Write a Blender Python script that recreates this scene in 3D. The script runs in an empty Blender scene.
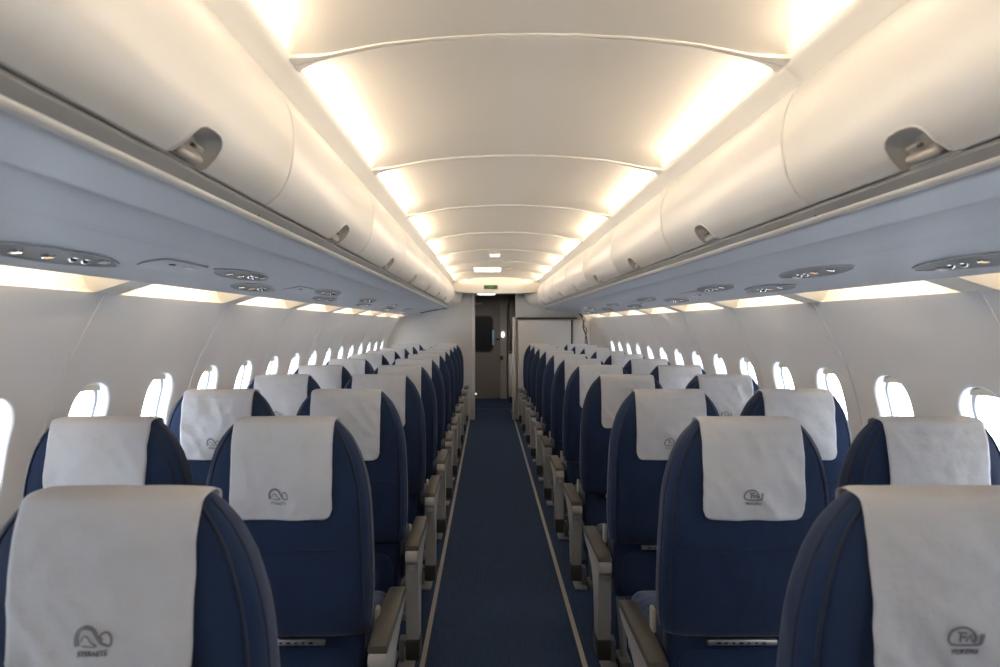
import bpy, bmesh, math, random
from mathutils import Vector, Matrix, noise

random.seed(4)
S = bpy.context.scene
COL = S.collection
H = 1.436            # eye height
CX = 0.125          # centre line of the cabin shell
CS = 0.084          # centre line of the seating
F = 640.0
Q = 1.11            # ceiling / bin bay length
RIB0 = 1.57
HEAD = RIB0 + 7 * Q     # header over the aisle end
WP = 0.527          # window pitch
BULK = 9.72
BACK = -1.5
P = 0.80            # seat pitch


# ------------------------------------------------------------------ helpers
def lin(r, g, b):
    f = lambda c: (c / 255 / 12.92) if c / 255 <= .04045 else ((c / 255 + .055) / 1.055) ** 2.4
    return (f(r), f(g), f(b), 1)


def mat(name, col, rough=.5, metal=0., bump=None, var=None, sheen=0., emit=None, spec=.5, coat=0.):
    m = bpy.data.materials.new(name)
    m.use_nodes = True
    nt = m.node_tree
    b = nt.nodes['Principled BSDF']
    b.inputs['Base Color'].default_value = col
    b.inputs['Roughness'].default_value = rough
    b.inputs['Metallic'].default_value = metal
    b.inputs['Specular IOR Level'].default_value = spec
    if sheen:
        b.inputs['Sheen Weight'].default_value = sheen
        b.inputs['Sheen Roughness'].default_value = .4
    if coat:
        b.inputs['Coat Weight'].default_value = coat
        b.inputs['Coat Roughness'].default_value = .25
    if emit:
        b.inputs['Emission Color'].default_value = emit[0]
        b.inputs['Emission Strength'].default_value = emit[1]
    if bump or var:
        tc = nt.nodes.new('ShaderNodeTexCoord')
    if var:
        n = nt.nodes.new('ShaderNodeTexNoise')
        n.inputs['Scale'].default_value = var[0]
        n.inputs['Detail'].default_value = 5
        nt.links.new(tc.outputs['Object'], n.inputs['Vector'])
        mx = nt.nodes.new('ShaderNodeMix')
        mx.data_type = 'RGBA'
        k = var[1]
        mx.inputs[6].default_value = tuple(c * (1 - k) for c in col[:3]) + (1,)
        mx.inputs[7].default_value = tuple(min(1, c * (1 + k)) for c in col[:3]) + (1,)
        nt.links.new(n.outputs['Fac'], mx.inputs[0])
        nt.links.new(mx.outputs[2], b.inputs['Base Color'])
    if bump:
        n2 = nt.nodes.new('ShaderNodeTexNoise')
        n2.inputs['Scale'].default_value = bump[0]
        n2.inputs['Detail'].default_value = bump[2] if len(bump) > 2 else 4
        nt.links.new(tc.outputs['Object'], n2.inputs['Vector'])
        bp = nt.nodes.new('ShaderNodeBump')
        bp.inputs['Strength'].default_value = bump[1]
        bp.inputs['Distance'].default_value = .01
        nt.links.new(n2.outputs['Fac'], bp.inputs['Height'])
        nt.links.new(bp.outputs['Normal'], b.inputs['Normal'])
    return m


def carpet_mat():
    m = mat('carpet', lin(34, 52, 80), .95, spec=.15)
    nt = m.node_tree
    b = nt.nodes['Principled BSDF']
    tc = nt.nodes.new('ShaderNodeTexCoord')
    mp = nt.nodes.new('ShaderNodeMapping')
    mp.inputs['Scale'].default_value = (70, 6, 1)
    n = nt.nodes.new('ShaderNodeTexNoise')
    n.inputs['Scale'].default_value = 1.6
    n.inputs['Detail'].default_value = 6
    n.inputs['Roughness'].default_value = .7
    mx = nt.nodes.new('ShaderNodeMix')
    mx.data_type = 'RGBA'
    mx.inputs[6].default_value = lin(15, 25, 44)
    mx.inputs[7].default_value = lin(50, 68, 98)
    bp = nt.nodes.new('ShaderNodeBump')
    bp.inputs['Strength'].default_value = .5
    bp.inputs['Distance'].default_value = .004
    L = nt.links.new
    L(tc.outputs['Object'], mp.inputs['Vector'])
    L(mp.outputs[0], n.inputs['Vector'])
    L(n.outputs['Fac'], mx.inputs[0])
    L(mx.outputs[2], b.inputs['Base Color'])
    L(n.outputs['Fac'], bp.inputs['Height'])
    L(bp.outputs[0], b.inputs['Normal'])
    return m


def fabric_mat():
    m = mat('navy_fabric', lin(28, 44, 74), .85, sheen=.2, spec=.25)
    nt = m.node_tree
    b = nt.nodes['Principled BSDF']
    tc = nt.nodes.new('ShaderNodeTexCoord')
    n = nt.nodes.new('ShaderNodeTexNoise')
    n.inputs['Scale'].default_value = 7
    n.inputs['Detail'].default_value = 3
    mp = nt.nodes.new('ShaderNodeMapping')
    mp.inputs['Scale'].default_value = (1, 1, .55)
    mx = nt.nodes.new('ShaderNodeMix')
    mx.data_type = 'RGBA'
    mx.inputs[6].default_value = lin(20, 35, 61)
    mx.inputs[7].default_value = lin(30, 49, 82)
    n2 = nt.nodes.new('ShaderNodeTexNoise')
    n2.inputs['Scale'].default_value = 400
    n3 = nt.nodes.new('ShaderNodeTexNoise')
    n3.inputs['Scale'].default_value = 9
    n3.inputs['Detail'].default_value = 2
    b1 = nt.nodes.new('ShaderNodeBump')
    b1.inputs['Strength'].default_value = .35
    b1.inputs['Distance'].default_value = .03
    b2 = nt.nodes.new('ShaderNodeBump')
    b2.inputs['Strength'].default_value = .25
    b2.inputs['Distance'].default_value = .002
    L = nt.links.new
    L(tc.outputs['Object'], mp.inputs['Vector'])
    L(mp.outputs[0], n.inputs['Vector'])
    L(mp.outputs[0], n3.inputs['Vector'])
    L(tc.outputs['Object'], n2.inputs['Vector'])
    L(n.outputs['Fac'], mx.inputs[0])
    L(mx.outputs[2], b.inputs['Base Color'])
    L(n3.outputs['Fac'], b1.inputs['Height'])
    L(n2.outputs['Fac'], b2.inputs['Height'])
    L(b1.outputs[0], b2.inputs['Normal'])
    L(b2.outputs[0], b.inputs['Normal'])
    return m


def pane_mat():
    m = bpy.data.materials.new('window_glass')
    m.use_nodes = True
    nt = m.node_tree
    nt.nodes.clear()
    o = nt.nodes.new('ShaderNodeOutputMaterial')
    t = nt.nodes.new('ShaderNodeBsdfTransparent')
    t.inputs[0].default_value = (.95, .97, 1, 1)
    g = nt.nodes.new('ShaderNodeBsdfGlossy')
    g.inputs['Roughness'].default_value = .05
    x = nt.nodes.new('ShaderNodeMixShader')
    x.inputs[0].default_value = .06
    nt.links.new(t.outputs[0], x.inputs[1])
    nt.links.new(g.outputs[0], x.inputs[2])
    nt.links.new(x.outputs[0], o.inputs[0])
    return m


M = dict(
    ceil=mat('ceiling_cream', (.78, .74, .67, 1), .55, var=(2, .03)),
    dome=mat('ceiling_dome_cream', (.82, .76, .67, 1), .6, var=(2, .03)),
    bin=mat('bin_cream', (.63, .605, .565, 1), .33, var=(3, .03), bump=(160, .03)),
    lip=mat('lip_grey', (.36, .35, .33, 1), .35),
    gap=mat('dark_gap', (.03, .03, .03, 1), .7),
    under=mat('service_grey', (.43, .44, .465, 1), .40, var=(4, .04)),
    wall=mat('sidewall_offwhite', (.76, .75, .75, 1), .42, var=(1.5, .04)),
    cove=mat('cove_cream', (.80, .74, .64, 1), .5),
    part=mat('partition_offwhite', (.60, .58, .56, 1), .5, var=(3, .03)),
    wtrim=mat('window_trim', (.40, .41, .43, 1), .4),
    blind=mat('blind_tan', (.78, .66, .48, 1), .5),
    glass=pane_mat(),
    navy=fabric_mat(),
    piping=mat('piping_navy', lin(20, 29, 50), .8),
    cover=mat('headrest_cloth', (.54, .545, .57, 1), .8, var=(12, .04), bump=(30, .35, 3), spec=.2),
    logo=mat('emblem_ink', (.20, .20, .23, 1), .8),
    silver=mat('armrest_silver', (.40, .38, .35, 1), .38, metal=.35, var=(20, .06)),
    pad=mat('armrest_pad', (.042, .036, .030, 1), .45, bump=(300, .1)),
    dark=mat('dark_plastic', (.035, .032, .03, 1), .45),
    beige=mat('hinge_beige', (.30, .27, .23, 1), .45),
    metal=mat('latch_metal', (.62, .60, .57, 1), .28, metal=.9),
    leg=mat('leg_metal', (.20, .20, .21, 1), .4, metal=.6),
    carpet=carpet_mat(),
    strip=mat('strip_grey', (.30, .27, .25, 1), .7, var=(30, .1)),
    leaf=mat('panel_grey', (.07, .07, .072, 1), .35, var=(10, .08)),
    chrome=mat('chrome', (.8, .8, .8, 1), .12, metal=1.),
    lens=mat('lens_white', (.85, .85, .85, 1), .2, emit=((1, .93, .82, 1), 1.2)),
    amber=mat('lens_amber', (.8, .5, .25, 1), .2, emit=((1, .6, .3, 1), 1.0)),
    lamp=mat('lamp_white', (.9, .9, .9, 1), .4, emit=((1, .98, .95, 1), 3.0)),
    exitg=mat('exit_green', (.012, .045, .012, 1), .3, emit=((.03, .25, .04, 1), .04)),
    exitt=mat('exit_letters', (.12, .26, .06, 1), .4, emit=((.3, .6, .2, 1), .12)),
    vest=mat('vestibule_grey', (.20, .185, .17, 1), .5, var=(3, .06)),
    vestl=mat('vestibule_post', (.36, .33, .30, 1), .5),
    black=mat('window_black', (.012, .015, .02, 1), .15),
    blue=mat('reflection_blue', (.35, .62, .8, 1), .25),
    latch=mat('latch_taupe', (.42, .39, .35, 1), .3, metal=.2),
)


def obj(name, bm, m, parent=None, smooth=35, kind=None, recalc=True):
    if recalc:
        bmesh.ops.recalc_face_normals(bm, faces=bm.faces)
    me = bpy.data.meshes.new(name)
    bm.to_mesh(me)
    bm.free()
    if smooth:
        for p in me.polygons:
            p.use_smooth = True
        me.set_sharp_from_angle(angle=math.radians(smooth))
    me.materials.append(m)
    o = bpy.data.objects.new(name, me)
    COL.objects.link(o)
    if parent:
        o.parent = parent
    if kind:
        o['kind'] = kind
    return o


def empty(name, loc=(0, 0, 0), label=None, cat=None, group=None):
    o = bpy.data.objects.new(name, None)
    o.empty_display_size = .1
    COL.objects.link(o)
    o.location = loc
    tag(o, label, cat, group)
    return o


def tag(o, label=None, cat=None, group=None):
    if label:
        o['label'] = label
    if cat:
        o['category'] = cat
    if group:
        o['group'] = group
    return o


def copy_tree(o, parent=None):
    c = o.copy()
    COL.objects.link(c)
    if parent:
        c.parent = parent
    for ch in list(o.children):
        copy_tree(ch, c)
    return c


def cat_rom(pts, n=6):
    out = []
    P_ = [pts[0]] + list(pts) + [pts[-1]]
    for i in range(1, len(P_) - 2):
        a, b, c, d = P_[i - 1], P_[i], P_[i + 1], P_[i + 2]
        for k in range(n):
            t = k / n
            out.append(tuple(.5 * ((2 * b[j]) + (c[j] - a[j]) * t + (2 * a[j] - 5 * b[j] + 4 * c[j] - d[j]) * t * t
                                   + (3 * b[j] - a[j] - 3 * c[j] + d[j]) * t ** 3) for j in range(len(b))))
    out.append(tuple(pts[-1]))
    return out


def interp(tab, z):
    """piecewise-linear lookup in a table sorted by descending first value"""
    if z >= tab[0][0]:
        return tab[0][1]
    for (a, va), (b, vb) in zip(tab, tab[1:]):
        if z >= b:
            t = (a - z) / (a - b)
            return va + (vb - va) * t
    return tab[-1][1]


def add_grid(bm, rows, closed=False):
    V = [[bm.verts.new(p) for p in r] for r in rows]
    for r0, r1 in zip(V, V[1:]):
        n = len(r0)
        for j in range(n if closed else n - 1):
            k = (j + 1) % n
            bm.faces.new((r0[j], r0[k], r1[k], r1[j]))
    return V


def sec(side, half, h, d):
    return (CX + side * half, d, H + h)


def sweep(side, prof, ds):
    bm = bmesh.new()
    add_grid(bm, [[sec(side, a, b, d) for a, b in prof] for d in ds])
    return bm


def solid_sweep(bm, pts2, d0, d1, place):
    """closed prism: polygon pts2 swept from d0 to d1; place(a, b, d) -> xyz"""
    V = add_grid(bm, [[place(a, b, d) for a, b in pts2] for d in (d0, d1)], closed=True)
    bm.faces.new(V[0])
    bm.faces.new(list(reversed(V[1])))


def add_box(bm, c, s, bev=0., seg=2, rot=None):
    g = bmesh.ops.create_cube(bm, size=1)
    vs = g['verts']
    for v in vs:
        v.co = Vector((v.co.x * s[0], v.co.y * s[1], v.co.z * s[2]))
    if bev:
        es = list({e for v in vs for e in v.link_edges})
        r = bmesh.ops.bevel(bm, geom=es, offset=bev, segments=seg, affect='EDGES', profile=.5)
        vs = list({v for f in r['faces'] for v in f.verts} | {v for v in vs if v.is_valid})
    for v in vs:
        if rot:
            v.co = rot @ v.co
        v.co += Vector(c)


def add_tube(bm, pts, r, n=8, cap=True):
    pts = [Vector(p) for p in pts]
    rings = []
    for i, p in enumerate(pts):
        t = (pts[min(i + 1, len(pts) - 1)] - pts[max(i - 1, 0)]).normalized()
        a = t.orthogonal().normalized() if i == 0 else (rings[-1][1] - t * rings[-1][1].dot(t)).normalized()
        b = t.cross(a)
        rr = r[i] if isinstance(r, (list, tuple)) else r
        rings.append(([p + (a * math.cos(2 * math.pi * k / n) + b * math.sin(2 * math.pi * k / n)) * rr for k in range(n)], a))
    V = add_grid(bm, [q[0] for q in rings], closed=True)
    if cap:
        bm.faces.new(V[0])
        bm.faces.new(list(reversed(V[-1])))


def add_lathe(bm, prof, c, axis='Z', n=20):
    """prof: (radius, height) list; about axis through c"""
    rows = []
    for r, z in prof:
        row = []
        for k in range(n):
            a = 2 * math.pi * k / n
            x, y = r * math.cos(a), r * math.sin(a)
            row.append(Vector(c) + (Vector((x, y, z)) if axis == 'Z' else Vector((x, z, y)) if axis == 'Y' else Vector((z, x, y))))
        rows.append(row)
    V = add_grid(bm, rows, closed=True)
    bm.faces.new(V[0])
    bm.faces.new(list(reversed(V[-1])))


def rrect(w, h, r, n=6):
    """rounded rectangle outline, counter-clockwise, centred"""
    out = []
    for cx, cy, a0 in ((w / 2 - r, h / 2 - r, 0), (-w / 2 + r, h / 2 - r, 90), (-w / 2 + r, -h / 2 + r, 180), (w / 2 - r, -h / 2 + r, 270)):
        for k in range(n + 1):
            a = math.radians(a0 + 90 * k / n)
            out.append((cx + r * math.cos(a), cy + r * math.sin(a)))
    return out


def text_bm(s, size, place):
    """letters as thin mesh; place(Vector) maps text plane (x right, y up, z out) to local space"""
    c = bpy.data.curves.new('letters', 'FONT')
    c.body = s
    c.size = size
    c.align_x = 'CENTER'
    c.align_y = 'CENTER'
    c.extrude = .0006
    o = bpy.data.objects.new('letters', c)
    COL.objects.link(o)
    dg = bpy.context.evaluated_depsgraph_get()
    me = bpy.data.meshes.new_from_object(o.evaluated_get(dg))
    bm = bmesh.new()
    bm.from_mesh(me)
    for v in bm.verts:
        v.co = place(v.co.copy())
    bpy.data.objects.remove(o)
    bpy.data.curves.remove(c)
    bpy.data.meshes.remove(me)
    return bm


def drange(a, b, n):
    return [a + (b - a) * i / n for i in range(n + 1)]


ORD = ['first', 'second', 'third', 'fourth', 'fifth', 'sixth', 'seventh', 'eighth', 'ninth', 'tenth', 'eleventh', 'twelfth']
SIDES = (-1, 1)
COLUMN = {-1: 'swirl-emblem', 1: 'oval-emblem'}

# ------------------------------------------------------------------ floor
bm = bmesh.new()
add_box(bm, (CX, (BACK + 12.8) / 2, -.02), (4.0, 12.8 - BACK, .04))
obj('floor', bm, M['carpet'], smooth=None, kind='structure')
for i, x in enumerate((-.275, .411)):
    bm = bmesh.new()
    add_box(bm, (x, (BACK + 10.8) / 2, .001), (.021, 10.8 - BACK, .003))
    obj('trim_%d' % (i + 1), bm, M['strip'], smooth=None, kind='structure')
bm = bmesh.new()
add_box(bm, (.1, 10.86, .004), (1.2, .05, .012), .003)
obj('trim_3', bm, M['dark'], kind='structure')

# ------------------------------------------------------------------ side walls with window openings
WALL = cat_rom([(1.435, .128), (1.45, .109), (1.515, .01), (1.605, -.15), (1.66, -.30), (1.70, -.5), (1.69, -.75), (1.62, -1.1), (1.50, -1.45)], 8)
SL = [0.]
for a, b in zip(WALL, WALL[1:]):
    SL.append(SL[-1] + math.hypot(b[0] - a[0], b[1] - a[1]))


def wall_pt(s):
    s = max(0., min(SL[-1] - 1e-6, s))
    for i in range(len(SL) - 1):
        if s <= SL[i + 1]:
            t = (s - SL[i]) / (SL[i + 1] - SL[i])
            a, b = WALL[i], WALL[i + 1]
            tx, tz = b[0] - a[0], b[1] - a[1]
            L = math.hypot(tx, tz)
            # normal by central difference keeps the offset smooth
            return (a[0] + tx * t, a[1] + tz * t), (-tz / L, tx / L)
    return WALL[-1], (1, 0)


def wall_xyz(side, d, s, off=0.):
    (a, b), (nx, nz) = wall_pt(s)
    # every window bay is gently dished, fading out towards the cove and the floor
    u = max(0., min(1., (s - .03) / .2)) * max(0., min(1., (1.1 - s) / .5))
    off += .011 * u * math.cos(2 * math.pi * (d - WIN0[side]) / WP)
    return sec(side, a + nx * off, b + nz * off, d)


def s_at(h):
    for i in range(len(WALL) - 1):
        if WALL[i + 1][1] <= h:
            t = (WALL[i][1] - h) / (WALL[i][1] - WALL[i + 1][1])
            return SL[i] + t * (SL[i + 1] - SL[i])


S_L = s_at(.109)
SC = s_at(-.405)        # window centre along the wall
WW, WH, WR = .235, .355, .105
WIN0 = {-1: 1.965 - 8 * WP, 1: 1.79 - 8 * WP}
HS = .27                # half height of the window cell
WIN0 = {-1: 1.965 - 8 * WP, 1: 1.79 - 8 * WP}
NB = 12


def ring_rect(w, h, n):
    """points on a rectangle, n per edge, from (+,+) counter-clockwise"""
    c = [(w / 2, h / 2), (-w / 2, h / 2), (-w / 2, -h / 2), (w / 2, -h / 2)]
    out = []
    for i in range(4):
        a, b = c[i], c[(i + 1) % 4]
        for k in range(n):
            t = k / n
            out.append((a[0] + (b[0] - a[0]) * t, a[1] + (b[1] - a[1]) * t))
    return out


def to_rr(px, py, w, h, r):
    """where the ray from the centre to (px,py) of the cell rectangle meets the rounded opening"""
    L = math.hypot(px, py)
    ux, uy = px / L, py / L
    lo, hi = 0., 1.
    for _ in range(40):
        m = (lo + hi) / 2
        x, y = abs(ux * m), abs(uy * m)
        dx, dy = max(x - (w / 2 - r), 0), max(y - (h / 2 - r), 0)
        inside = (math.hypot(dx, dy) <= r) if (x > w / 2 - r and y > h / 2 - r) else (x <= w / 2 and y <= h / 2)
        if inside:
            lo = m
        else:
            hi = m
    return ux * lo, uy * lo


NW = 25
wn = 0
for side in SIDES:
    bm = bmesh.new()
    for k in range(NW):
        dc = WIN0[side] + k * WP
        if dc + WP / 2 < BACK - .3 or dc - WP / 2 > BULK + .3:
            continue
        rect = ring_rect(WP, 2 * HS, NB)
        hole = [to_rr(x, y, WW, WH, WR) for x, y in rect]
        n = len(rect)
        seam_hi = (k % 2 == 0)      # a panel seam at one end of the cell
        loops = []
        for t, off in ((1, 0), (.75, 0), (.5, 0), (.3, 0), (.16, .0005), (.07, .002), (.03, .004), (.0, .012)):
            row = []
            for (rx, ry), (hx, hy) in zip(rect, hole):
                x, y = hx + (rx - hx) * t, hy + (ry - hy) * t
                row.append(wall_xyz(side, dc + x, SC + y, off))
            loops.append(row)
        V = add_grid(bm, loops, closed=True)
        ds = [dc - WP / 2 + WP * j / NB for j in range(NB + 1)]
        if dc > BULK - .14:
            bm.faces.new([v for v in V[-1]])
        for s0, s1, m_ in ((S_L, SC - HS, 10), (SC + HS, SL[-1] - .001, 8)):
            add_grid(bm, [[wall_xyz(side, d, s0 + (s1 - s0) * i / m_) for d in ds] for i in range(m_ + 1)])
    bmesh.ops.remove_doubles(bm, verts=bm.verts, dist=.0005)
    wall = obj('wall_left' if side < 0 else 'wall_right', bm, M['wall'], smooth=60, kind='structure')
    # raised seam beads between the sidewall panels
    nb = 0
    for k in range(NW):
        if k % 2:
            continue
        d = WIN0[side] + (k + .5) * WP
        if d < BACK or d > BULK:
            continue
        bm = bmesh.new()
        ss = drange(S_L - .02, SL[-1] - .01, 40)
        rows = []
        for dd, off in ((-.011, .002), (-.008, -.003), (.001, -.0035), (.004, -.0005), (.005, .003)):
            rows.append([wall_xyz(side, d + dd, s, off) for s in ss])
        add_grid(bm, rows)
        obj('wall_seam', bm, M['wall'], wall, kind='structure')
    # windows
    for k in range(NW):
        dc = WIN0[side] + k * WP
        if dc < BACK or dc > BULK - .14:
            continue
        wn += 1
        rect = ring_rect(WP, 2 * HS, NB)
        loops = []
        for sc, off in ((1.0, .0115), (.985, .03), (.96, .07), (.955, .085)):
            loops.append([wall_xyz(side, dc + x * sc, SC + y * sc, off) for x, y in [to_rr(a, b, WW, WH, WR) for a, b in rect]])
        # outer frame ring behind the reveal
        loops.append([wall_xyz(side, dc + x * 1.35, SC + y * 1.25, .09) for x, y in [to_rr(a, b, WW, WH, WR) for a, b in rect]])
        bm = bmesh.new()
        add_grid(bm, loops, closed=True)
        w = obj('window_%d' % wn, bm, M['wtrim'], smooth=40, kind='structure')
        bm = bmesh.new()
        rows = []
        for off in (.078, .081):
            rows.append([wall_xyz(side, dc + x * .957, SC + y * .957, off) for x, y in [to_rr(a, b, WW, WH, WR) for a, b in rect]])
        V = add_grid(bm, rows, closed=True)
        bm.faces.new(V[0])
        bm.faces.new(V[1][::-1])
        obj('pane', bm, M['glass'], w, kind='structure')
        # lower edge of the raised blind
        bm = bmesh.new()
        sy = SC - WH / 2
        prof = []
        wb = WW * .36
        rows = []
        for yy, off in ((.010, .030), (.030, .034), (.040, .034), (.040, .046), (.012, .05)):
            rows.append([wall_xyz(side, dc + wb * u * (1.0 + 1.6 * yy), sy + yy + .018 * u * u * (1 if yy < .02 else .25), off) for u in drange(-1, 1, 10)])
        add_grid(bm, rows)
        obj('blind', bm, M['blind'], w, kind='structure')
        # inner mullion edge of the double pane seen in the reveal
        bm = bmesh.new()
        loops = []
        for sc, off in ((.955, .048), (.90, .052), (.90, .06), (.955, .064)):
            loops.append([wall_xyz(side, dc + x * sc, SC + y * sc, off) for x, y in [to_rr(a, b, WW, WH, WR) for a, b in rect]])
        add_grid(bm, loops, closed=True)
        obj('pane_seal', bm, M['wtrim'], w, kind='structure')

# ------------------------------------------------------------------ light coves over the windows
U3 = (1.32, .150)
Lc = WALL[0]
NCV = {-1: 2.228 - 4 * 2 * WP, 1: 2.053 - 4 * 2 * WP}
cove_d = {-1: [], 1: []}
tr = 3
for side in SIDES:
    bm = bmesh.new()
    d = NCV[side]
    PW = 2 * WP
    La = (1.45, .109)
    for k in range(14):
        d0, d1 = d + k * PW, d + (k + 1) * PW
        o0, o1 = d0 + .075, d1 - .075
        if d1 < BACK or d0 > BULK:
            continue
        cove_d[side].append((o0, o1))
        # solid strip between openings
        for a, b in ((d0, o0), (o1, d1)):
            add_grid(bm, [[sec(side, U3[0] + (La[0] - U3[0]) * t, U3[1] + (La[1] - U3[1]) * t, dd) for t in drange(0, 1, 4)] for dd in (a, b)])
        # recess
        prof = [(1.45, .109), (1.462, .118), (1.468, .16), (1.455, .215), (1.41, .245), (1.345, .245), (1.325, .23), (1.322, .16), (1.32, .150)]
        dep = [0, .1, .5, .9, 1, 1, .9, .1, 0]
        V = add_grid(bm, [[sec(side, a, b, e + q * .06 * k_) for (a, b), k_ in zip(prof, dep)] for e, q in ((o0, 1), (o1, -1))])
        for row in V:
            bm.faces.new(row)
    bmesh.ops.remove_doubles(bm, verts=bm.verts, dist=.0005)
    tr += 1
    obj('trim_%d' % tr, bm, M['cove'], smooth=30, kind='structure')

# ------------------------------------------------------------------ underside (service channel), lip, bins
BIN_F = cat_rom([(.655, .602), (.632, .572), (.615, .53), (.606, .48), (.606, .43), (.618, .37), (.642, .325), (.674, .2975)], 6)
UND = [(.716, .264), (.724, .2585), (.76, .2555), (.83, .2495), (.850, .2475), (.858, .2460), (.866, .2435), (.90, .2355), (.95, .2255), (.985, .2190), (1.0, .2155),
       (1.003, .2185), (1.006, .2145), (1.1, .197), (1.2, .176), (1.28, .158), (1.318, .148), (1.322, .150)]
ds_all = drange(BACK, BULK, 30)
for side in SIDES:
    tr += 1
    bm = sweep(side, cat_rom(UND, 3), ds_all)
    obj('trim_%d' % tr, bm, M['under'], smooth=50, kind='structure')
    tr += 1
    # grey lip rail below the bin doors
    LIP = [(.690, .300), (.683, .2885), (.688, .2845), (.705, .2735)]
    bm = sweep(side, LIP, ds_all)
    obj('trim_%d' % tr, bm, M['lip'], smooth=35, kind='structure')
    tr += 1
    bm = sweep(side, cat_rom([(.704, .2745), (.7045, .2705), (.708, .2655), (.714, .2625), (.720, .2630), (.724, .268)], 3), ds_all)
    obj('trim_%d' % tr, bm, M['bin'], smooth=50, kind='structure')
    tr += 1
    bm = sweep(side, [(.686, .2985), (.735, .2985)], (BACK, HEAD + .3))
    obj('trim_%d' % tr, bm, M['gap'], smooth=None, kind='structure')


def bin_latch_outline(n=8):
    """D-shaped cup outline in (depth, along-profile) local coordinates: flat at the bottom, round above"""
    w, h = .125, .058
    out = [(w / 2 + .010, -.03), (w / 2 + .004, .008)]
    for k in range(n + 1):
        a = math.radians(8 + 164 * k / n)
        out.append((w / 2 * .98 * math.copysign(abs(math.cos(a)) ** .7, math.cos(a)),   .008 + (h - .008) * math.sin(a) ** .6))
    out += [(-w / 2 - .004, .008), (-w / 2 - .010, -.03)]
    return out


LSH = .13


def make_bin(side):
    L = Q - .006
    root = empty('overhead_bin')
    prof = list(BIN_F) + [(.70, .30), (1.02, .36), (1.04, .56), (.70, .63)]
    bm = bmesh.new()
    # rounded ends
    rows = []
    for dd, ins in ((-L / 2, .006), (-L / 2 + .003, .0015), (-L / 2 + .008, 0), (0, 0), (L / 2 - .008, 0), (L / 2 - .003, .0015), (L / 2, .006)):
        rows.append([(side * (a + (ins if i < len(BIN_F) else 0)), dd, b - (0)) for i, (a, b) in enumerate(prof)])
    V = add_grid(bm, rows, closed=True)
    bm.faces.new(V[0])
    bm.faces.new(V[-1][::-1])
    body = obj('door', bm, M['bin'], root, smooth=30)
    # cut the latch cup
    bc = bmesh.new()
    ol = [(d + LSH, z) for d, z in bin_latch_outline()]
    z0 = .2975
    ax = (.672 - .60) / (.2975 - .38)
    V = add_grid(bc, [[(side * x, d, z0 + z) for d, z in ol] for x in (.50, .70)], closed=True)
    bc.faces.new(V[0])
    bc.faces.new(V[1][::-1])
    cut = obj('cutter', bc, M['latch'], smooth=None)
    md = body.modifiers.new('cut', 'BOOLEAN')
    md.operation = 'DIFFERENCE'
    md.solver = 'EXACT'
    md.object = cut
    dg = bpy.context.evaluated_depsgraph_get()
    me = bpy.data.meshes.new_from_object(body.evaluated_get(dg))
    body.modifiers.clear()
    body.data = me
    me.set_sharp_from_angle(angle=math.radians(30))
    bpy.data.objects.remove(cut)
    # cup lining, rim and lever
    bm = bmesh.new()
    xs = lambda z: interp([(b, a) for a, b in BIN_F], z)
    rim = [(d, z) for d, z in ol if z > .0]
    add_tube(bm, [(side * (xs(z0 + z) - .0005), d, z0 + z) for d, z in [(rim[0][0] + .002, .003)] + rim + [(rim[-1][0] - .002, .003)]], .003, 6)
    lat = obj('latch', bm, M['bin'], root, smooth=50)
    bm = bmesh.new()
    inner = [((d - LSH) * .97 + LSH, max(z, -.002) * .97) for d, z in ol]
    f = [bm.verts.new((side * (.688 - .016 * (z / .06)), d, z0 + z)) for d, z in inner]
    bm.faces.new(f)
    add_box(bm, (side * .672, LSH, z0 + .014), (.020, .085, .026), .008, 3, Matrix.Rotation(side * .75, 3, 'Y'))
    add_box(bm, (side * .660, LSH + .012, z0 + .030), (.010, .040, .010), .003, 2, Matrix.Rotation(side * .75, 3, 'Y'))
    obj('latch_handle', bm, M['latch'], lat, smooth=40)
    bm = bmesh.new()
    add_box(bm, (side * .653, LSH - .014, z0 + .026), (.008, .012, .006), .002)
    obj('latch_slot', bm, M['dark'], lat, smooth=None)
    return root


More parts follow.
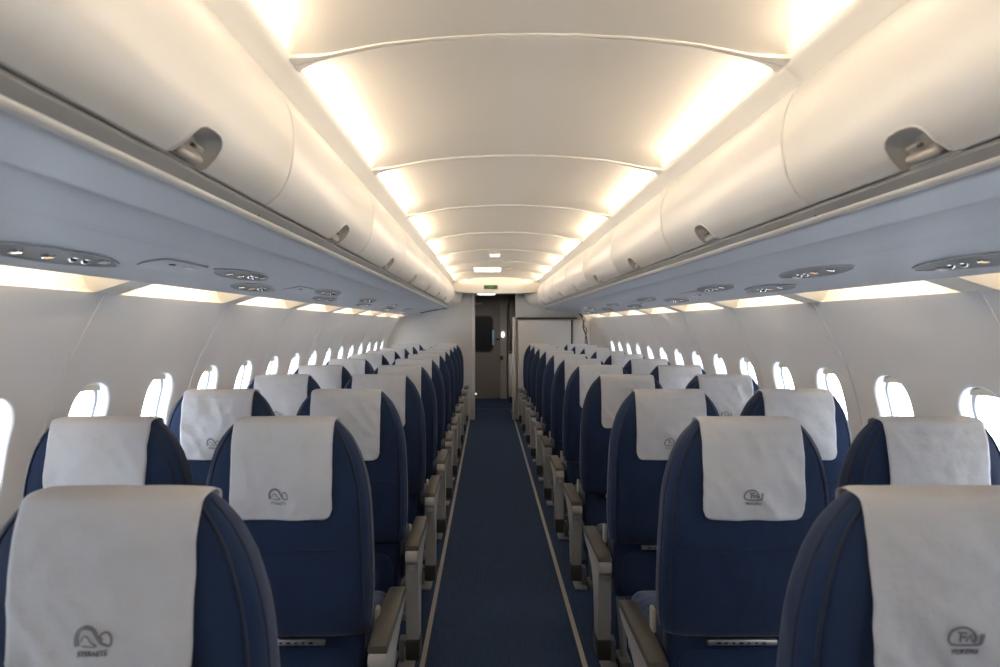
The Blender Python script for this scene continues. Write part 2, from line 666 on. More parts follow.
for side in SIDES:
    proto = make_bin(side)
    first = True
    idx = 0
    for k in range(-3, 8):
        d = RIB0 + .02 + (k - .5) * Q
        b = proto if first else copy_tree(proto)
        first = False
        b.location = (CX, d, H)
        vis = d + Q / 2 > .55
        if vis:
            lab = 'cream overhead bin with latch above the %s seat column, %s from the camera' % (COLUMN[side], ORD[idx])
            idx += 1
        else:
            lab = 'cream overhead bin above the %s seat column, behind the camera' % COLUMN[side]
        tag(b, lab, 'overhead bin', 'overhead bins above the %s seats' % COLUMN[side])
        # seam notch across the lip rail belongs to the bin as its lower edge strip
        bm = bmesh.new()
        ntc = [(.689, .2865), (.706, .2745), (.712, .2660)]
        add_grid(bm, [[(side * (a - .0012), yy, b_ - .0012) for a, b_ in ntc] for yy in (Q / 2 + .02, Q / 2 + .026)])
        obj('rail_joint', bm, M['gap'], b, smooth=None)
    # rounded end piece of the bin run at the header
    bm = bmesh.new()
    d0 = RIB0 + .02 + 7 * Q
    rows = []
    prof = list(BIN_F) + [(.72, .27), (1.0, .23), (1.3, .17), (1.3, .56), (.70, .63)]
    for dd, inn, sc in ((0, 0, 1), (.08, .02, 1), (.18, .075, 1), (.27, .105, .97), (.32, .11, .92), (.345, .105, .85), (.36, .09, .76)):
        rows.append([sec(side, .98 + (a - .98) * (.75 + .25 * sc) - inn * (1 if side < 0 else 1.7), .42 + (b - .42) * sc, d0 + dd) for a, b in prof])
    V = add_grid(bm, rows, closed=True)
    bm.faces.new(V[0])
    bm.faces.new(V[-1][::-1])
    tr += 1
    obj('trim_%d' % tr, bm, M['bin'], smooth=40, kind='structure')
    bm = bmesh.new()
    add_tube(bm, [sec(side, a, b - .006, BULK - .13 + .05 * math.sin((a - .72) * 4)) for a, b in cat_rom(UND, 3) if .74 < a < 1.14], .009, 6)
    tr += 1
    obj('trim_%d' % tr, bm, M['gap'], kind='structure')

# ------------------------------------------------------------------ ceiling
ARCH = [(.600, .635), (.567, .645), (.535, .652), (.463, .668), (.378, .685), (.236, .700), (.1, .7075), (0, .709)]
RIBP = [(-a, b) for a, b in ARCH[:-1]] + [(a, b) for a, b in reversed(ARCH)]
DOME = [(.674, .650), (.675, .672), (.665, .684), (.63, .689), (.58, .692), (.5, .698), (.4, .7055), (.25, .7125), (.1, .716), (0, .717)]
DOMP = [(-a, b) for a, b in DOME[:-1]] + [(a, b) for a, b in reversed(DOME)]
ribs = [RIB0 + k * Q for k in range(-4, 8)]
bm = bmesh.new()
for side in SIDES:
    add_grid(bm, [[sec(side, a, b, d) for a, b in ((.70, .594), (.652, .598), (.645, .6035), (.612, .6255), (.603, .633), (.599, .641), (.600, .650), (.61, .653), (.68, .650), (.70, .62))] for d in (BACK - .2, HEAD)])
ceil = obj('ceiling', bm, M['ceil'], smooth=45, kind='structure')


def arch_at(x):
    return interp(sorted([(a, b) for a, b in ARCH], reverse=True), abs(x))


xs = drange(-.600, .600, 60)
for d in ribs:
    if d < BACK - .5:
        continue
    bm = bmesh.new()

    def hw(x):
        u = max(0, (abs(x) - .50) / .10)
        return .011 + .032 * u ** 2.2
    rows = []
    dm = lambda x: interp(sorted(DOME, reverse=True), abs(x)) if abs(x) < .6 else .69
    for side in (-1, 0, 1):
        pass
    top = [(x, arch_at(x) + .010) for x in xs]
    for kk, (e, dz) in enumerate(((-1, None), (-1, .001), (-.75, -.0005), (-.14, -.001), (-.10, .002), (.10, .002), (.14, -.001), (.75, -.0005), (1, .001), (1, None))):
        row = []
        for i, x in enumerate(xs):
            y = d + (e * hw(x) if abs(e) > .5 else e * .03)
            if d > HEAD - .01 and y > d:
                y = d
            row.append((CX + x, y, H + (top[i][1] if dz is None else arch_at(x) + dz)))
        rows.append(row)
    add_grid(bm, rows)
    # foot of the rib across the frame strip
    for sd in SIDES:
        add_grid(bm, [[sec(sd, a, b - .0025, d + e) for a, b in ((.600, .636), (.612, .6245), (.645, .6025), (.652, .597))] for e in (-.0030, .0030)])
    obj('ceiling_rib', bm, M['ceil'], ceil, smooth=40, kind='structure')
for d0, d1 in zip(ribs, ribs[1:]):
    if d1 < BACK:
        continue
    bm = bmesh.new()
    rows = []
    Lb = .22
    for d in [d0 + .005, d0 + .02, d0 + .04, d0 + .07, d0 + .10, d0 + .13, d0 + .17, d0 + Lb] + [d1 - Lb, d1 - .17, d1 - .13, d1 - .10, d1 - .07, d1 - .04, d1 - .02, d1 - .005]:
        e = max(0, 1 - min(d - d0, d1 - d) / Lb)
        f = e ** 2
        rows.append([(CX + a, d, H + b + ((arch_at(a) + .0012 if abs(a) < .6 else .648) - b) * f) for a, b in cat_rom(DOMP, 3)])
    add_grid(bm, rows)
    obj('ceiling_panel', bm, M['dome'], ceil, smooth=60, kind='structure')
    for side in SIDES:      # fluorescent strip behind the frame lip
        l = bpy.data.lights.new('ceiling_strip_light', 'AREA')
        l.shape = 'RECTANGLE'
        l.size = d1 - d0 - .16
        l.size_y = .022
        l.energy = 10.5
        l.color = (1, .84, .64)
        o = bpy.data.objects.new('ceiling_strip_light', l)
        COL.objects.link(o)
        o.location = sec(side, .664, .668, (d0 + d1) / 2)
        z = Vector((side * .64, 0, -.77)).normalized()       # area lights shine along -Z
        x = Vector((0, 1, 0))
        y = z.cross(x)
        o.rotation_euler = Matrix((x, y, z)).transposed().to_euler()
# shell above everything so that no daylight leaks in
for side in SIDES:
    tr += 1
    bm = sweep(side, [(0, .80), (.60, .80), (.9, .70), (1.3, .50), (1.5, .28), (1.47, .09)], (BACK - .4, 12.7))
    obj('trim_%d' % tr, bm, M['vest'], smooth=None, kind='structure')

for side in SIDES:
    for o0, o1 in cove_d[side]:
        l = bpy.data.lights.new('cove_light', 'AREA')
        l.shape = 'RECTANGLE'
        l.size = o1 - o0 - .1
        l.size_y = .03
        l.energy = 1.25
        l.color = (1, .86, .68)
        o = bpy.data.objects.new('cove_light', l)
        COL.objects.link(o)
        o.location = sec(side, 1.345, .212, (o0 + o1) / 2)
        z = Vector((-side * .75, 0, .66)).normalized()
        x = Vector((0, 1, 0))
        y = z.cross(x)
        o.rotation_euler = Matrix((x, y, z)).transposed().to_euler()

# header panel over the aisle end
bm = bmesh.new()
topc = [(x, arch_at(x) + .01) for x in drange(-.6, .6, 30)]
topc = [(-.66, .60)] + topc + [(.66, .60)]
botc = [(x, .462 + .035 * (abs(x) / .66) ** 3) for x in [a for a, _ in topc]]
fr = [[(CX + a, HEAD + .012 - .02 * t * (1 - t) * 0 - .03 * math.sin(math.pi * t) * .6, H + b0 + (b1 - b0) * t) for (a, b0), (_, b1) in zip(topc, botc)] for t in drange(0, 1, 8)]
bk = [[(CX + a, HEAD + .05, H + b) for a, b in botc], [(CX + a, HEAD + .05, H + b) for a, b in topc]]
add_grid(bm, fr + bk)
obj('trim_%d' % (tr + 1), bm, M['ceil'], smooth=50, kind='structure')
tr += 1
bm = bmesh.new()
add_tube(bm, [(CX + x, HEAD - .003, H + arch_at(x) - .001) for x in drange(-.42, .42, 24)], .005, 6)
obj('trim_%d' % (tr + 1), bm, M['pad'], kind='structure')
tr += 1

# exit sign
ex = empty('exit_sign', (.048, HEAD - .012, H + .553), 'small green exit sign on the cream header over the aisle end', 'sign')
bm = bmesh.new()
add_box(bm, (0, 0, 0), (.200, .02, .056), .004)
obj('sign_box', bm, M['exitg'], ex)
obj('letters', text_bm('EXIT', .042, lambda v: Vector((v.x, -.0108 - v.z, v.y))), M['exitt'], ex, smooth=None)

# lamps on the ceiling near the header
for i, (x, d, w, l_, lab) in enumerate(((.0, 8.16, .33, .5, 'wide white lamp panel in the ceiling just before the exit sign'),
                                      (.075, 6.5, .085, .17, 'small square white lamp in the ceiling ahead of the wide lamp panel'))):
    e = empty('ceiling_lamp', (x, d, H + arch_at(x - CX) + .004), lab, 'lamp')
    bm = bmesh.new()
    add_box(bm, (0, 0, 0), (w + .02, l_ + .02, .014), .004)
    obj('lamp_frame', bm, M['ceil'], e)
    bm = bmesh.new()
    add_box(bm, (0, 0, -.008), (w, l_, .006), .002)
    obj('diffuser', bm, M['lamp'], e)
bm = bmesh.new()
add_box(bm, (0, 0, 0), (.12, .10, .012), .004)
g_ = obj('smoke_detector', bm, M['part'])
g_.location = (.245, 8.0, H + arch_at(.12) - .002)
tag(g_, 'flat pale grey detector box beside the wide ceiling lamp', 'detector')

# ------------------------------------------------------------------ service panels under the bins
SURF = [(1.006, .2145), (1.1, .197), (1.2, .176), (1.28, .158), (1.318, .148)]


def surf_h(a):
    for (x0, y0), (x1, y1) in zip(SURF, SURF[1:]):
        if a <= x1:
            return y0 + (y1 - y0) * (a - x0) / (x1 - x0)
    return SURF[-1][1]


def make_panel(side):
    r = empty('service_panel')
    # local: x across (outboard +), y along, z down is -z ; tilt applied to the root
    def lens(w, l, z, n=14):
        return [(w * math.cos(a) * abs(math.cos(a)) ** .25, l * math.copysign(abs(math.sin(a)) ** 1.0, math.sin(a)), z) for a in [2 * math.pi * k / (2 * n) for k in range(2 * n)]]
    bm = bmesh.new()
    V = add_grid(bm, [lens(.056, .27, .004), lens(.056, .27, -.0025), lens(.054, .262, -.0035), lens(.053, .258, -.001)], closed=True)
    obj('bezel', bm, M['under'], r, smooth=40)
    bm = bmesh.new()
    V = add_grid(bm, [lens(.0535, .259, -.0012), lens(.035, .18, -.0005), lens(.01, .06, 0)], closed=True)
    bm.faces.new(V[-1])
    obj('recess_plate', bm, M['leaf'], r, smooth=40)
    for y in (-.13, -.02):
        bm = bmesh.new()
        add_lathe(bm, [(.016, 0), (.016, -.005), (.013, -.007), (.011, -.005)], (-.005, y, 0), n=14)
        l = obj('reading_light', bm, M['chrome'], r)
        bm = bmesh.new()
        add_lathe(bm, [(.011, -.004), (.010, -.0065), (.004, -.0075)], (-.005, y, 0), n=12)
        obj('lens', bm, M['lens'] if y < -.1 else M['amber'], l)
    for y in (.06, .11):
        bm = bmesh.new()
        add_lathe(bm, [(.013, 0), (.013, -.003), (.009, -.009), (.004, -.011)], (.004, y, 0), n=12)
        obj('air_vent', bm, M['chrome'], r)
    bm = bmesh.new()
    add_box(bm, (.02, .17, -.003), (.022, .03, .007), .002)
    obj('call_button', bm, M['metal'], r)
    return r


PD = {-1: [1.6, 2.53, 2.96, 3.89, 4.26, 5.18, 5.6, 6.5, 6.9, 7.8, 8.2], 1: [1.73, 2.39, 3.03, 3.43, 4.5, 4.9, 5.8, 6.2, 7.1, 7.5, 8.4]}
for side in SIDES:
    pr = make_panel(side)
    for i, d in enumerate(PD[side]):
        p = pr if i == 0 else copy_tree(pr)
        a = 1.09 if i % 2 else 1.205
        p.location = sec(side, a, surf_h(a) - .002, d)
        p.rotation_euler = (0, side * math.atan(.2), 0)
        tag(p, 'lens-shaped grey panel of reading lights under the %s side bins, %s from the camera' % (COLUMN[side], ORD[i]), 'reading light panel',
            'service panels under the %s bins' % COLUMN[side])
    for i, d in enumerate((2.06, 3.425) if side < 0 else (3.9, 5.35)):
        e = empty('cabin_sign', sec(side, 1.13, surf_h(1.13) - .002, d))
        e.rotation_euler = (0, side * math.atan(.2), 0)
        tag(e, 'flat grey sign plate between reading light panels, %s side, %s of two' % (COLUMN[side], ORD[i]), 'sign plate')
        bm = bmesh.new()
        o_ = rrect(.10, .33, .04, 6)
        V = add_grid(bm, [[(x, y, .003) for x, y in o_], [(x, y, -.003) for x, y in o_], [(x * .93, y * .97, -.004) for x, y in o_]], closed=True)
        bm.faces.new(V[-1])
        obj('plate', bm, M['under'], e)
        bm = bmesh.new()
        add_box(bm, (.02, .05, -.005), (.018, .05, .004), .002)
        obj('indicator', bm, M['metal'], e)
        bm = bmesh.new()
        add_box(bm, (.02, -.06, -.005), (.012, .03, .004), .002)
        obj('slot', bm, M['dark'], e)

# ------------------------------------------------------------------ seats
ZT = 1.16
W_T = sorted(cat_rom([(1.165, .135), (1.16, .142), (1.15, .152), (1.125, .175), (1.106, .188), (1.07, .207), (1.027, .221), (.984, .231), (.928, .238), (.8, .242), (.65, .240), (.56, .231), (.51, .220)], 4), reverse=True)
T_T = [(1.165, .022), (1.155, .038), (1.14, .048), (1.10, .058), (1.0, .070), (.8, .078), (.6, .075), (.51, .060)]
NE = 3.4


def bw(z): return interp(W_T, z)
def bt(z): return interp(T_T, z)
def byc(z): return .066 + .13 * (ZT - z) - .02 * math.sin(math.pi * max(0, min(1, (ZT - z) / .66)))


def rear_y(x, z, grow=0.):
    w, t = bw(z) + grow, bt(z) + grow
    u = min(1, abs(x) / w)
    return byc(z) - t * (1 - u ** NE) ** (1 / NE)


def front_y(x, z, grow=0.):
    return 2 * byc(z) - rear_y(x, z, grow)


def backrest_bm():
    bm = bmesh.new()
    zs = [.512, .515, .52, .528, .545] + drange(.575, 1.10, 14) + [1.115, 1.13, 1.14, 1.148, 1.154, 1.159, 1.163, 1.165]
    rows = []
    for z in zs:
        w, t, yc = bw(z), bt(z), byc(z)
        if z < .528:
            k = (.528 - z) / .016
            w *= 1 - .05 * k * k
            t *= 1 - .3 * k * k
        r = []
        for k in range(56):
            a = 2 * math.pi * k / 56
            c, s = math.cos(a), math.sin(a)
            r.append((w * math.copysign(abs(c) ** (2 / NE), c), yc + t * math.copysign(abs(s) ** (2 / NE), s), z))
        rows.append(r)
    V = add_grid(bm, rows, closed=True)
    bm.faces.new(V[0])
    bm.faces.new(V[-1][::-1])
    return bm


def piping_bm():
    bm = bmesh.new()
    for sx in SIDES:
        for f, ad in ((.90, 0), ):
            pts = [(sx * bw(z) * f, rear_y(bw(z) * f, z) - .001, z) for z in drange(.53, 1.155, 36)]
            add_tube(bm, pts, .0035, 6)
        pts = [(sx * bw(z) * .992, byc(z) - bt(z) * .30, z) for z in drange(.53, 1.155, 30)]
        add_tube(bm, pts, .003, 6)
    return bm


def seam_bm():
    bm = bmesh.new()
    z = .795
    add_tube(bm, [(x, rear_y(x, z) - .0006, z + .004 * math.sin(x * 14)) for x in drange(-.205, .205, 16)], .0022, 6)
    return bm


CW, ZB, CR = .143, .889, .03


def cover_y(x, zz, seed, t):
    y = rear_y(min(abs(x), bw(zz) * .9), zz) - .0025
    v = Vector((x * 6 + seed * 9, zz * 5, seed))
    a = noise.noise(v) * .6
    # creases: ridged noise stretched along a slant
    q = Vector((x * 13 + zz * 10 + seed * 5, zz * 5 - x * 3, seed * 3.3))
    a += (.5 - abs(noise.noise(q)) * 2) * .55 + noise.noise(Vector((x * 28 - zz * 20, zz * 14, seed * 2.1))) * .22
    return y - .014 * max(0, .45 + a) * (1 - .35 * t) - .001


def cover_bm(seed):
    bm = bmesh.new()
    nx = 40
    xs_ = drange(-CW, CW, nx)
    g = .0035
    zr = drange(ZB, 1.14, 36)
    cols = []
    for x in xs_:
        e = max(0, abs(x) - (CW - CR))
        lift = CR - math.sqrt(max(0, CR * CR - e * e))
        p = []
        for z in zr:
            t = (z - ZB) / (1.14 - ZB)
            zz = z + lift * (1 - t) ** 3
            p.append((x, cover_y(x, zz, seed, t), zz))
        y0 = rear_y(min(abs(x), .13), 1.145) - g
        y1 = front_y(min(abs(x), .13), 1.145) + g
        zt = 1.1695 + .002 * noise.noise(Vector((x * 12, seed, 0))) - (.006 * max(0, (abs(x) - .13) / .02))
        for k in range(1, 12):
            a = math.pi * k / 12
            yy = (y0 + y1) / 2 - (y1 - y0) / 2 * math.copysign(abs(math.cos(a)) ** .75, math.cos(a))
            p.append((x, yy, 1.145 + (zt - 1.145) * math.sin(a) ** .7))
        for z in drange(1.14, .96, 6):
            p.append((x, front_y(min(abs(x), bw(z) * .9), z) + g, z))
        cols.append(p)
    add_grid(bm, cols)
    # give the cloth a thickness
    bmesh.ops.recalc_face_normals(bm, faces=bm.faces)
    bmesh.ops.solidify(bm, geom=list(bm.faces), thickness=.0010)
    return bm


def stroke(bm, pts, w, place, th=.0008):
    """flat ribbon along a 2-D polyline with width w (number or list)"""
    n = len(pts)
    A, B = [], []
    for i, p in enumerate(pts):
        q0, q1 = pts[max(i - 1, 0)], pts[min(i + 1, n - 1)]
        tx, ty = q1[0] - q0[0], q1[1] - q0[1]
        L = math.hypot(tx, ty) or 1
        ww = (w[i] if isinstance(w, list) else w) / 2
        A.append((p[0] - ty / L * ww, p[1] + tx / L * ww))
        B.append((p[0] + ty / L * ww, p[1] - tx / L * ww))
    rows = [[place(Vector((a, b, z))) for a, b in R] for R, z in ((A, 0), (A, th), (B, th), (B, 0), (A, 0))]
    add_grid(bm, rows)


EX, EZ = -.006, .956


def emblem_bm(side, seed):
    def em_place(v):
        x, z = EX + v.x, EZ + v.y
        return Vector((x, cover_y(x, z, seed, (z - ZB) / (1.14 - ZB)) - .0016 - v.z, z))
    s = .050
    if side < 0:
        bm = text_bm('STERAETS', .0115, lambda v: em_place(Vector((v.x * .85, v.y - .0185, v.z))))
        # swirl: a wave curling over, then a second curl
        p1 = cat_rom([(-.46, -.22), (-.5, 0), (-.42, .22), (-.22, .34), (0, .27), (.14, .06), (.26, -.14), (.42, -.22), (.52, -.22)], 6)
        stroke(bm, [(a * s, b * s + .004) for a, b in p1], [(.16 - .11 * i / len(p1)) * s for i in range(len(p1))], em_place)
        p2 = cat_rom([(.52, -.22), (.53, 0), (.42, .17), (.26, .13), (.22, 0), (.30, -.04)], 6)
        stroke(bm, [(a * s, b * s + .004) for a, b in p2], .06 * s, em_place)
        p3 = cat_rom([(-.36, -.1), (-.28, .06), (-.14, .06), (-.02, -.10), (.12, -.22), (-.3, -.22)], 5)
        stroke(bm, [(a * s, b * s + .004) for a, b in p3], .045 * s, em_place)
    else:
        bm = text_bm('PELICERU', .0115, lambda v: em_place(Vector((v.x * .85, v.y - .0185, v.z))))
        p1 = cat_rom([(.48, .1), (.46, -.14), (.3, -.22), (-.1, -.24), (-.42, -.2), (-.5, 0), (-.36, .24), (-.06, .34), (.18, .22), (.28, 0), (.24, -.14)], 6)
        stroke(bm, [(a * s, b * s + .004) for a, b in p1], .085 * s, em_place)
        stroke(bm, [(.48 * s, .16 * s + .004), (.48 * s, .0 * s + .004)], .13 * s, em_place)
        for seg in (((-.14, .18), (-.14, -.14)), ((-.24, .18), (.02, .16)), ((-.14, .02), (.02, .03)), ((.02, -.12), (.14, .1), (.2, -.12))):
            stroke(bm, [(a * s, b * s + .004) for a, b in seg], .06 * s, em_place)
    return bm


def cushion_bm():
    bm = bmesh.new()
    add_box(bm, (0, .345, .40), (.455, .45, .14), .045, 4)
    return bm


def pocket_bm():
    """lower rear panel with the literature pocket"""
    bm = bmesh.new()
    add_box(bm, (0, .150, .415), (.42, .07, .27), .02, 3)
    return bm


def pocket_lip_bm():
    bm = bmesh.new()
    o_ = rrect(.36, .18, .05, 6)
    add_tube(bm, [(x, .1135, .385 + z) for x, z in o_] + [(o_[0][0], .1135, .385 + o_[0][1])], .004, 6, cap=False)
    V = add_grid(bm, [[(x * k, y, .385 + z * k) for x, z in o_] for k, y in ((1, .114), (.94, .109), (.5, .108))], closed=True)
    bm.faces.new(V[-1])
    return bm


def armrest(root, sx, dz=0.):
    X = sx * .276
    w = .052
    prof = [(-.035, .487), (-.045, .470), (-.043, .447), (-.030, .438), (-.022, .40), (-.020, .30), (-.012, .20), (-.010, .155), (.085, .155), (.083, .26), (.098, .345),
            (.15, .410), (.24, .440), (.33, .455), (.375, .470), (.385, .487)]
    bm = bmesh.new()
    solid_sweep(bm, prof, X - w / 2, X + w / 2, lambda a, b, d: (d, a, b))
    es = [e for e in bm.edges if abs(e.verts[0].co.x - e.verts[1].co.x) < 1e-5]
    bmesh.ops.bevel(bm, geom=es, offset=.006, segments=2, affect='EDGES', profile=.5)
    a = obj('armrest', bm, M['silver'], root, smooth=40)
    bm = bmesh.new()
    pp = [(-.030, .484), (-.036, .490), (-.030, .506), (.0, .512), (.20, .513), (.36, .510), (.388, .500), (.392, .488), (.385, .484)]
    solid_sweep(bm, pp, X - w / 2 - .002, X + w / 2 + .002, lambda a_, b, d: (d, a_, b))
    es = [e for e in bm.edges if abs(e.verts[0].co.x - e.verts[1].co.x) < 1e-5]
    bmesh.ops.bevel(bm, geom=es, offset=.007, segments=3, affect='EDGES', profile=.5)
    obj('armrest_pad', bm, M['pad'], a, smooth=40)
    bm = bmesh.new()
    add_box(bm, (X, .038, .125), (w + .006, .110, .085), .008, 2)
    add_lathe(bm, [(.010, -.004), (.010, .004), (.006, .007)], (X - sx * .033, .03, .13), 'X', 10)
    obj('base_cap', bm, M['dark'], a, smooth=40)
    bm = bmesh.new()
    add_box(bm, (X - sx * .0, -.046, .425), (.030, .006, .02), .002)
    obj('button', bm, M['metal'], a, smooth=40)
    for o_ in [a] + list(a.children):      # armrest pads stand a little higher on one side
        for v in o_.data.vertices:
            if v.co.z > .2:
                v.co.z += dz
    return a


def make_seat(side, aisle):
    root = empty('passenger_seat')
    b = obj('backrest', backrest_bm(), M['navy'], root, smooth=60)
    obj('piping', piping_bm(), M['piping'], b, smooth=60)
    obj('seam', seam_bm(), M['piping'], b, smooth=60)
    c = bpy.data.objects.new('headrest_cover', covers[0])
    COL.objects.link(c)
    c.parent = root
    e = bpy.data.objects.new('emblem', emblems[side][0])
    COL.objects.link(e)
    e.parent = c
    obj('cushion', cushion_bm(), M['navy'], root, smooth=50)
    p = obj('rear_panel', pocket_bm(), M['navy'], root, smooth=50)
    obj('literature_pocket', pocket_lip_bm(), M['navy'], p, smooth=50)
    bm = bmesh.new()
    add_box(bm, (0, .088, .505), (.205, .014, .017), .003, 2)
    t = obj('tray_strip', bm, M['metal'], root)
    bm = bmesh.new()
    for k in range(7):
        add_box(bm, (-.07 + k * .022, .0805, .505), (.006 if k % 3 else .012, .002, .005))
    obj('strip_marking', bm, M['dark'], t, smooth=None)
    ax = -side
    for sx in SIDES:
        bm = bmesh.new()
        add_box(bm, (sx * .245, .150, .545), (.012, .04, .07), .005, 3, None)
        obj('hinge_cover', bm, M['beige'], root)
        bm = bmesh.new()
        add_box(bm, (sx * .243, .19, .43), (.026, .10, .15), .008, 2)
        obj('hinge_box', bm, M['dark'], root)
    if aisle:
        armrest(root, ax, .045 if side < 0 else 0.)
    bm = bmesh.new()
    for y in (.22, .50):
        add_tube(bm, [(-.24, y, .30), (.24, y, .30)], .022, 10)
    add_box(bm, (0, .36, .315), (.44, .40, .02), .005)
    obj('seat_frame', bm, M['leg'], root)
    for y, y2 in ((.20, .12), (.50, .56)):
        bm = bmesh.new()
        xx = ax * .17
        add_tube(bm, [(xx, y, .30), (xx, (y + y2) / 2, .15), (xx, y2, .03)], [.02, .017, .015], 8)
        add_box(bm, (xx, y2, .018), (.05, .11, .036), .008, 2)
        obj('leg', bm, M['leg'], root)
    if aisle:
        bm = bmesh.new()
        xx = ax * .238
        add_box(bm, (xx, .12, .010), (.070, .12, .012), .004)
        add_box(bm, (xx - ax * .02, .13, .06), (.022, .05, .10), .005)
        obj('foot_bracket', bm, M['leg'], root)
    return root


def mesh_of(bm, name, m):
    bmesh.ops.recalc_face_normals(bm, faces=bm.faces)
    me = bpy.data.meshes.new(name)
    bm.to_mesh(me)
    bm.free()
    for p in me.polygons:
        p.use_smooth = True
    me.materials.append(m)
    return me


SEEDS = (1.3, 2.7, 4.1, 5.9, 7.2)
covers = [mesh_of(cover_bm(s), 'headrest_cover', M['cover']) for s in SEEDS]
emblems = {sd: [mesh_of(emblem_bm(sd, s), 'emblem', M['logo']) for s in SEEDS] for sd in SIDES}
for sd in SIDES:
    for me_ in emblems[sd]:
        for p_ in me_.polygons:
            p_.use_smooth = False
NROW = 11
for side in SIDES:
    for aisle in (True, False):
        proto = make_seat(side, aisle)
        used = False
        for r in range(NROW):
            if r == 0 and not aisle:
                continue
            s = copy_tree(proto) if used else proto
            used = True
            xo = .663 if aisle else .663 + .522
            s.location = (CS + side * xo - (.014 if r == 0 else 0), P * (1.24 + r) - (.012 if r == 0 else 0), 0)
            for ch in s.children:
                if ch.name.startswith('headrest_cover'):
                    ci = (r * 3 + (2 if aisle else 0) + (1 if side > 0 else 0)) % len(covers)
                    ch.data = covers[ci]
                    ch.children[0].data = emblems[side][ci]
            tag(s, 'navy %s seat with white headrest cover, %s column, %s row from the camera' % ('aisle' if aisle else 'window', COLUMN[side], ORD[r]),
                'airplane seat', 'rows of navy passenger seats')

# ------------------------------------------------------------------ partitions at the cabin end
def wall_half(h):
    if h > .109:
        return 1.45
    for (a0, b0), (a1, b1) in zip(WALL, WALL[1:]):
        if b1 <= h:
            t = (b0 - h) / (b0 - b1) if b0 != b1 else 0
            return a0 + (a1 - a0) * t
    return WALL[-1][0]


def partition(side, x_in, name):
    bm = bmesh.new()
    hs = drange(-H, .62, 24)
    out = [(side * (wall_half(h) + .03) + CX, H + h) for h in hs]
    poly = [(x_in, 0)] + out + [(x_in, H + .62)]
    solid_sweep(bm, poly, BULK, BULK + .05, lambda a, b, d: (a, d, b))
    return obj(name, bm, M['part'], smooth=30, kind='structure')


partition(-1, -.215, 'wall_front')
partition(1, .425, 'wall_front_galley')
bm = bmesh.new()
add_box(bm, (-.215, BULK + .0, 1.02), (.05, .12, 2.04), .015, 3)
obj('trim_%d' % (tr + 1), bm, M['part'], kind='structure')
tr += 1
bm = bmesh.new()
add_box(bm, (.40, BULK - .01, .78), (.045, .14, 1.56), .012, 3)
obj('trim_%d' % (tr + 1), bm, M['part'], kind='structure')
tr += 1
# closet front on the far side of the aisle
cl = empty('closet', (.95, BULK - .05, 0), 'low off-white closet front with a dark top edge behind the last seat row', 'closet')
bm = bmesh.new()
add_box(bm, (-.09, 0, .76), (.80, .08, 1.50), .012, 2)
obj('closet_door', bm, M['part'], cl)
bm = bmesh.new()
add_box(bm, (-.05, 0, 1.54), (.90, .09, .022), .004)
obj('top_edge', bm, M['dark'], cl)
bm = bmesh.new()
add_box(bm, (.32, 0, .76), (.008, .07, 1.50))
obj('door_joint', bm, M['dark'], cl)
bm = bmesh.new()
add_box(bm, (.46, .01, .76), (.25, .07, 1.50), .012, 2)
obj('side_panel', bm, M['part'], cl)
# cable
bm = bmesh.new()
add_tube(bm, cat_rom([(1.34, 9.38, 1.60), (1.38, 9.37, 1.56), (1.41, 9.38, 1.47), (1.40, 9.37, 1.40), (1.44, 9.38, 1.30), (1.46, 9.38, 1.18), (1.45, 9.38, .9)], 6), .010, 6)
add_tube(bm, cat_rom([(1.36, 9.36, 1.60), (1.43, 9.36, 1.52), (1.40, 9.36, 1.45), (1.45, 9.36, 1.36), (1.43, 9.36, 1.2), (1.47, 9.36, .9)], 6), .007, 6)
tag(obj('cable', bm, M['gap'], smooth=60), 'dark loose cable loop hanging in the corner beside the closet', 'cable')

# ------------------------------------------------------------------ vestibule beyond the partitions
FAR = 12.55
bm = bmesh.new()
add_box(bm, (CX, FAR + .03, 1.1), (3.6, .06, 2.4))
obj('wall_far', bm, M['vest'], smooth=None, kind='structure')
for i, sx in enumerate(SIDES):
    bm = bmesh.new()
    add_box(bm, (CX + sx * 1.62, (BULK + .06 + FAR) / 2, 1.1), (.06, FAR - BULK - .06, 2.4))
    obj('wall_vestibule_port' if sx < 0 else 'wall_vestibule_starboard', bm, M['vest'], smooth=None, kind='structure')
bm = bmesh.new()
add_box(bm, (CX, (BULK + .06 + FAR) / 2, 2.03), (3.18, FAR - BULK - .06, .05))
obj('ceiling_vestibule', bm, M['vest'], smooth=None, kind='structure')
# door
dr = empty('door_1', (-.12, FAR - .03, 0))
dr['kind'] = 'structure'
bm = bmesh.new()
o_ = [(x, z) for x, z in rrect(.74, 2.0, .10, 6)]
V = add_grid(bm, [[(x, y, 1.0 + z) for x, z in o_] for y in (.03, -.012, -.02)], closed=True)
bm.faces.new(V[-1])
obj('door_leaf', bm, M['vest'], dr, smooth=30, kind='structure')
bm = bmesh.new()
o_ = rrect(.50, .68, .09, 8)
V = add_grid(bm, [[(x * k - .03, y, 1.265 + z * k2) for x, z in o_] for y, k, k2 in ((-.015, 1.06, 1.05), (-.034, 1.06, 1.05), (-.034, .98, .985), (-.024, .97, .975))], closed=True)
obj('window_frame', bm, M['dark'], dr, smooth=30, kind='structure')
bm = bmesh.new()
V = add_grid(bm, [[(x - .03, y, 1.265 + z) for x, z in o_] for y in (-.012, -.031)], closed=True)
bm.faces.new(V[-1])
obj('window_pane', bm, M['black'], dr, smooth=None, kind='structure')
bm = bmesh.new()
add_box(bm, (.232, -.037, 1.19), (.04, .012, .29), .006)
obj('pane_reflection', bm, M['blue'], dr, kind='structure')  # painted reflection: pale blue bar at the edge of the door window
bm = bmesh.new()
add_box(bm, (.32, -.04, 1.165), (.075, .03, .035), .008)
obj('door_handle', bm, M['dark'], dr, kind='structure')
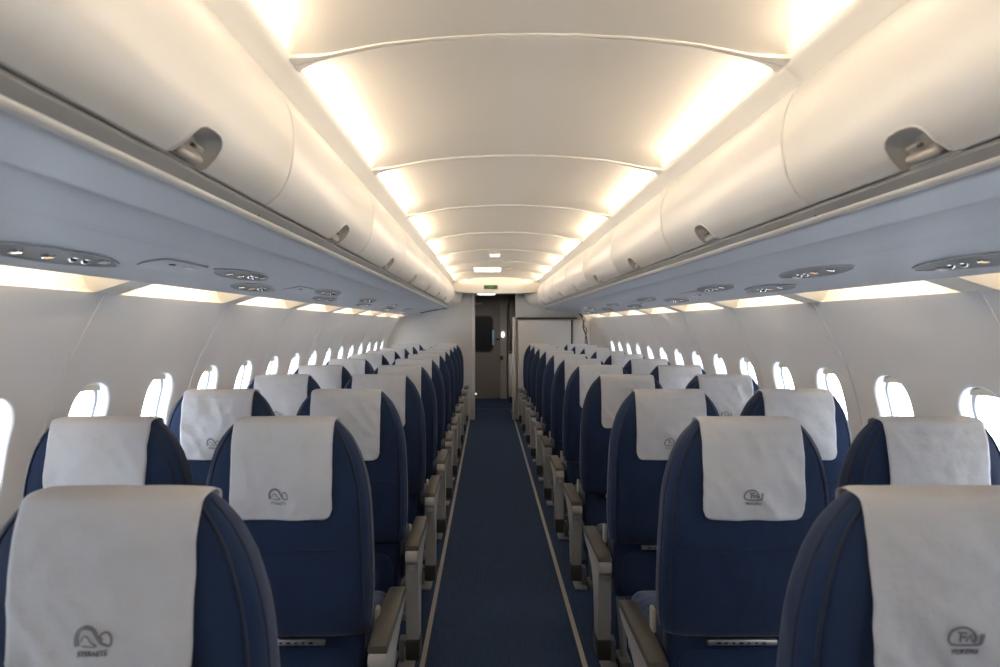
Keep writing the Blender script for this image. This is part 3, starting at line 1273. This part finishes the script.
bm = bmesh.new()
add_box(bm, (-.10, -.03, 1.855), (.24, .02, .03), .004)
obj('door_reflection', bm, M['part'], dr, kind='structure')  # reflected line of light, built as a pale bar on the door
bm = bmesh.new()
add_lathe(bm, [(.02, 0), (.018, -.02), (.008, -.03)], (-.11, -.02, .09), 'Y', 10)
obj('door_stop', bm, M['lens'], dr, kind='structure')  # stop glows by itself: it carries the emissive lens material
# flared post beside the door
bm = bmesh.new()
rows = []
for z, w in ((0, .075), (1.0, .075), (1.6, .08), (1.80, .09), (1.90, .13), (1.96, .22), (2.0, .34), (2.05, .42)):
    rows.append([(.315 - w, FAR - .03, z), (.315 - w * .8, FAR - .07, z), (.315 + w * .8, FAR - .07, z), (.315 + w, FAR - .03, z)])
add_grid(bm, rows)
obj('trim_%d' % (tr + 1), bm, M['vestl'], smooth=40, kind='structure')
tr += 1
bm = bmesh.new()
add_lathe(bm, [(.028, 0), (.028, -.02), (.02, -.026)], (0, 0, 0), 'Y', 14)
for v in bm.verts:
    v.co.z *= 1.9
lp = obj('wall_lamp', bm, M['lamp'])
lp.location = (.30, FAR - .075, 1.25)
tag(lp, 'small bright oval lamp on the post beside the dark door', 'lamp')
bm = bmesh.new()
add_box(bm, (0, 0, 0), (.06, .03, .08), .01)
lp = obj('wall_switch', bm, M['dark'])
lp.location = (.27, FAR - .085, .80)
tag(lp, 'small black switch box low on the post beside the dark door', 'switch')
# galley cabinet and phone
gc = empty('galley_cabinet', (.465, 11.8, 0), 'narrow pale galley cabinet with dark plinth beside the dark door', 'cabinet')
bm = bmesh.new()
add_box(bm, (.05, .1, .52), (.24, .38, .80), .01, 2)
obj('cabinet_body', bm, M['part'], gc)
bm = bmesh.new()
add_box(bm, (.05, .12, .06), (.23, .38, .12), .005)
obj('plinth', bm, M['dark'], gc)
bm = bmesh.new()
add_box(bm, (.05, .1, .93), (.26, .42, .02), .005)
obj('worktop', bm, M['pad'], gc)
ph = empty('intercom_phone', (.49, 11.72, .94), 'black intercom handset resting on top of the galley cabinet', 'phone')
bm = bmesh.new()
add_box(bm, (0, 0, .035), (.10, .10, .07), .015, 2)
obj('phone_base', bm, M['dark'], ph)
bm = bmesh.new()
add_tube(bm, cat_rom([(-.03, -.01, .085), (-.02, -.01, .11), (0, -.01, .12), (.03, -.01, .13), (.045, -.01, .10)], 5), .016, 8)
obj('handset', bm, M['black'], ph)
# tall dark locker behind it
bm = bmesh.new()
add_box(bm, (.58, 12.28, 1.0), (.32, .28, 2.0), .01)
lk = obj('locker', bm, M['pad'])
tag(lk, 'tall dark locker beside the pale galley cabinet at the aisle end', 'locker')
# light fixture
vl = empty('vestibule_lamp', (-.02, 11.2, 1.985), 'bright slanted ceiling lamp in the vestibule beneath the exit sign', 'lamp')
bm = bmesh.new()
add_box(bm, (0, 0, .002), (.36, .34, .02), .004)
obj('lamp_frame', bm, M['part'], vl)
bm = bmesh.new()
add_box(bm, (0, 0, -.012), (.30, .28, .012), .004)
obj('diffuser', bm, M['lamp'], vl)

l = bpy.data.lights.new('vestibule_light', 'AREA')
l.size = .3
l.energy = 9
l.color = (1, .9, .8)
o = bpy.data.objects.new('vestibule_light', l)
COL.objects.link(o)
o.location = (-.02, 11.2, 1.955)

# unseen closing wall, dark and set close behind viewer to cut light on covers
bm = bmesh.new()
add_box(bm, (CX, BACK - .03, 1.1), (3.9, .05, 2.3))
obj('wall_light_block', bm, M['vest'], smooth=None, kind='structure')

# ------------------------------------------------------------------ daylight
w = bpy.data.worlds.new('daylight')
S.world = w
w.use_nodes = True
bg = w.node_tree.nodes['Background']
bg.inputs[0].default_value = (.86, .93, 1.0, 1)
bg.inputs[1].default_value = 18.0

# ------------------------------------------------------------------ camera
c = bpy.data.cameras.new('camera')
c.sensor_width = 36
c.lens = F / 1000 * 36
c.shift_x = .0125
c.shift_y = -.0085
c.clip_start = .02
c.dof.use_dof = True
c.dof.focus_distance = 3.2
c.dof.aperture_fstop = 4.0
co = bpy.data.objects.new('camera', c)
COL.objects.link(co)
co.location = (0, 0, H)
co.rotation_euler = (math.radians(90), 0, 0)
S.camera = co

S.view_settings.view_transform = 'Standard'
S.view_settings.look = 'None'
S.view_settings.exposure = 0.08
S.view_settings.gamma = 1.0
S.view_settings.use_curve_mapping = False
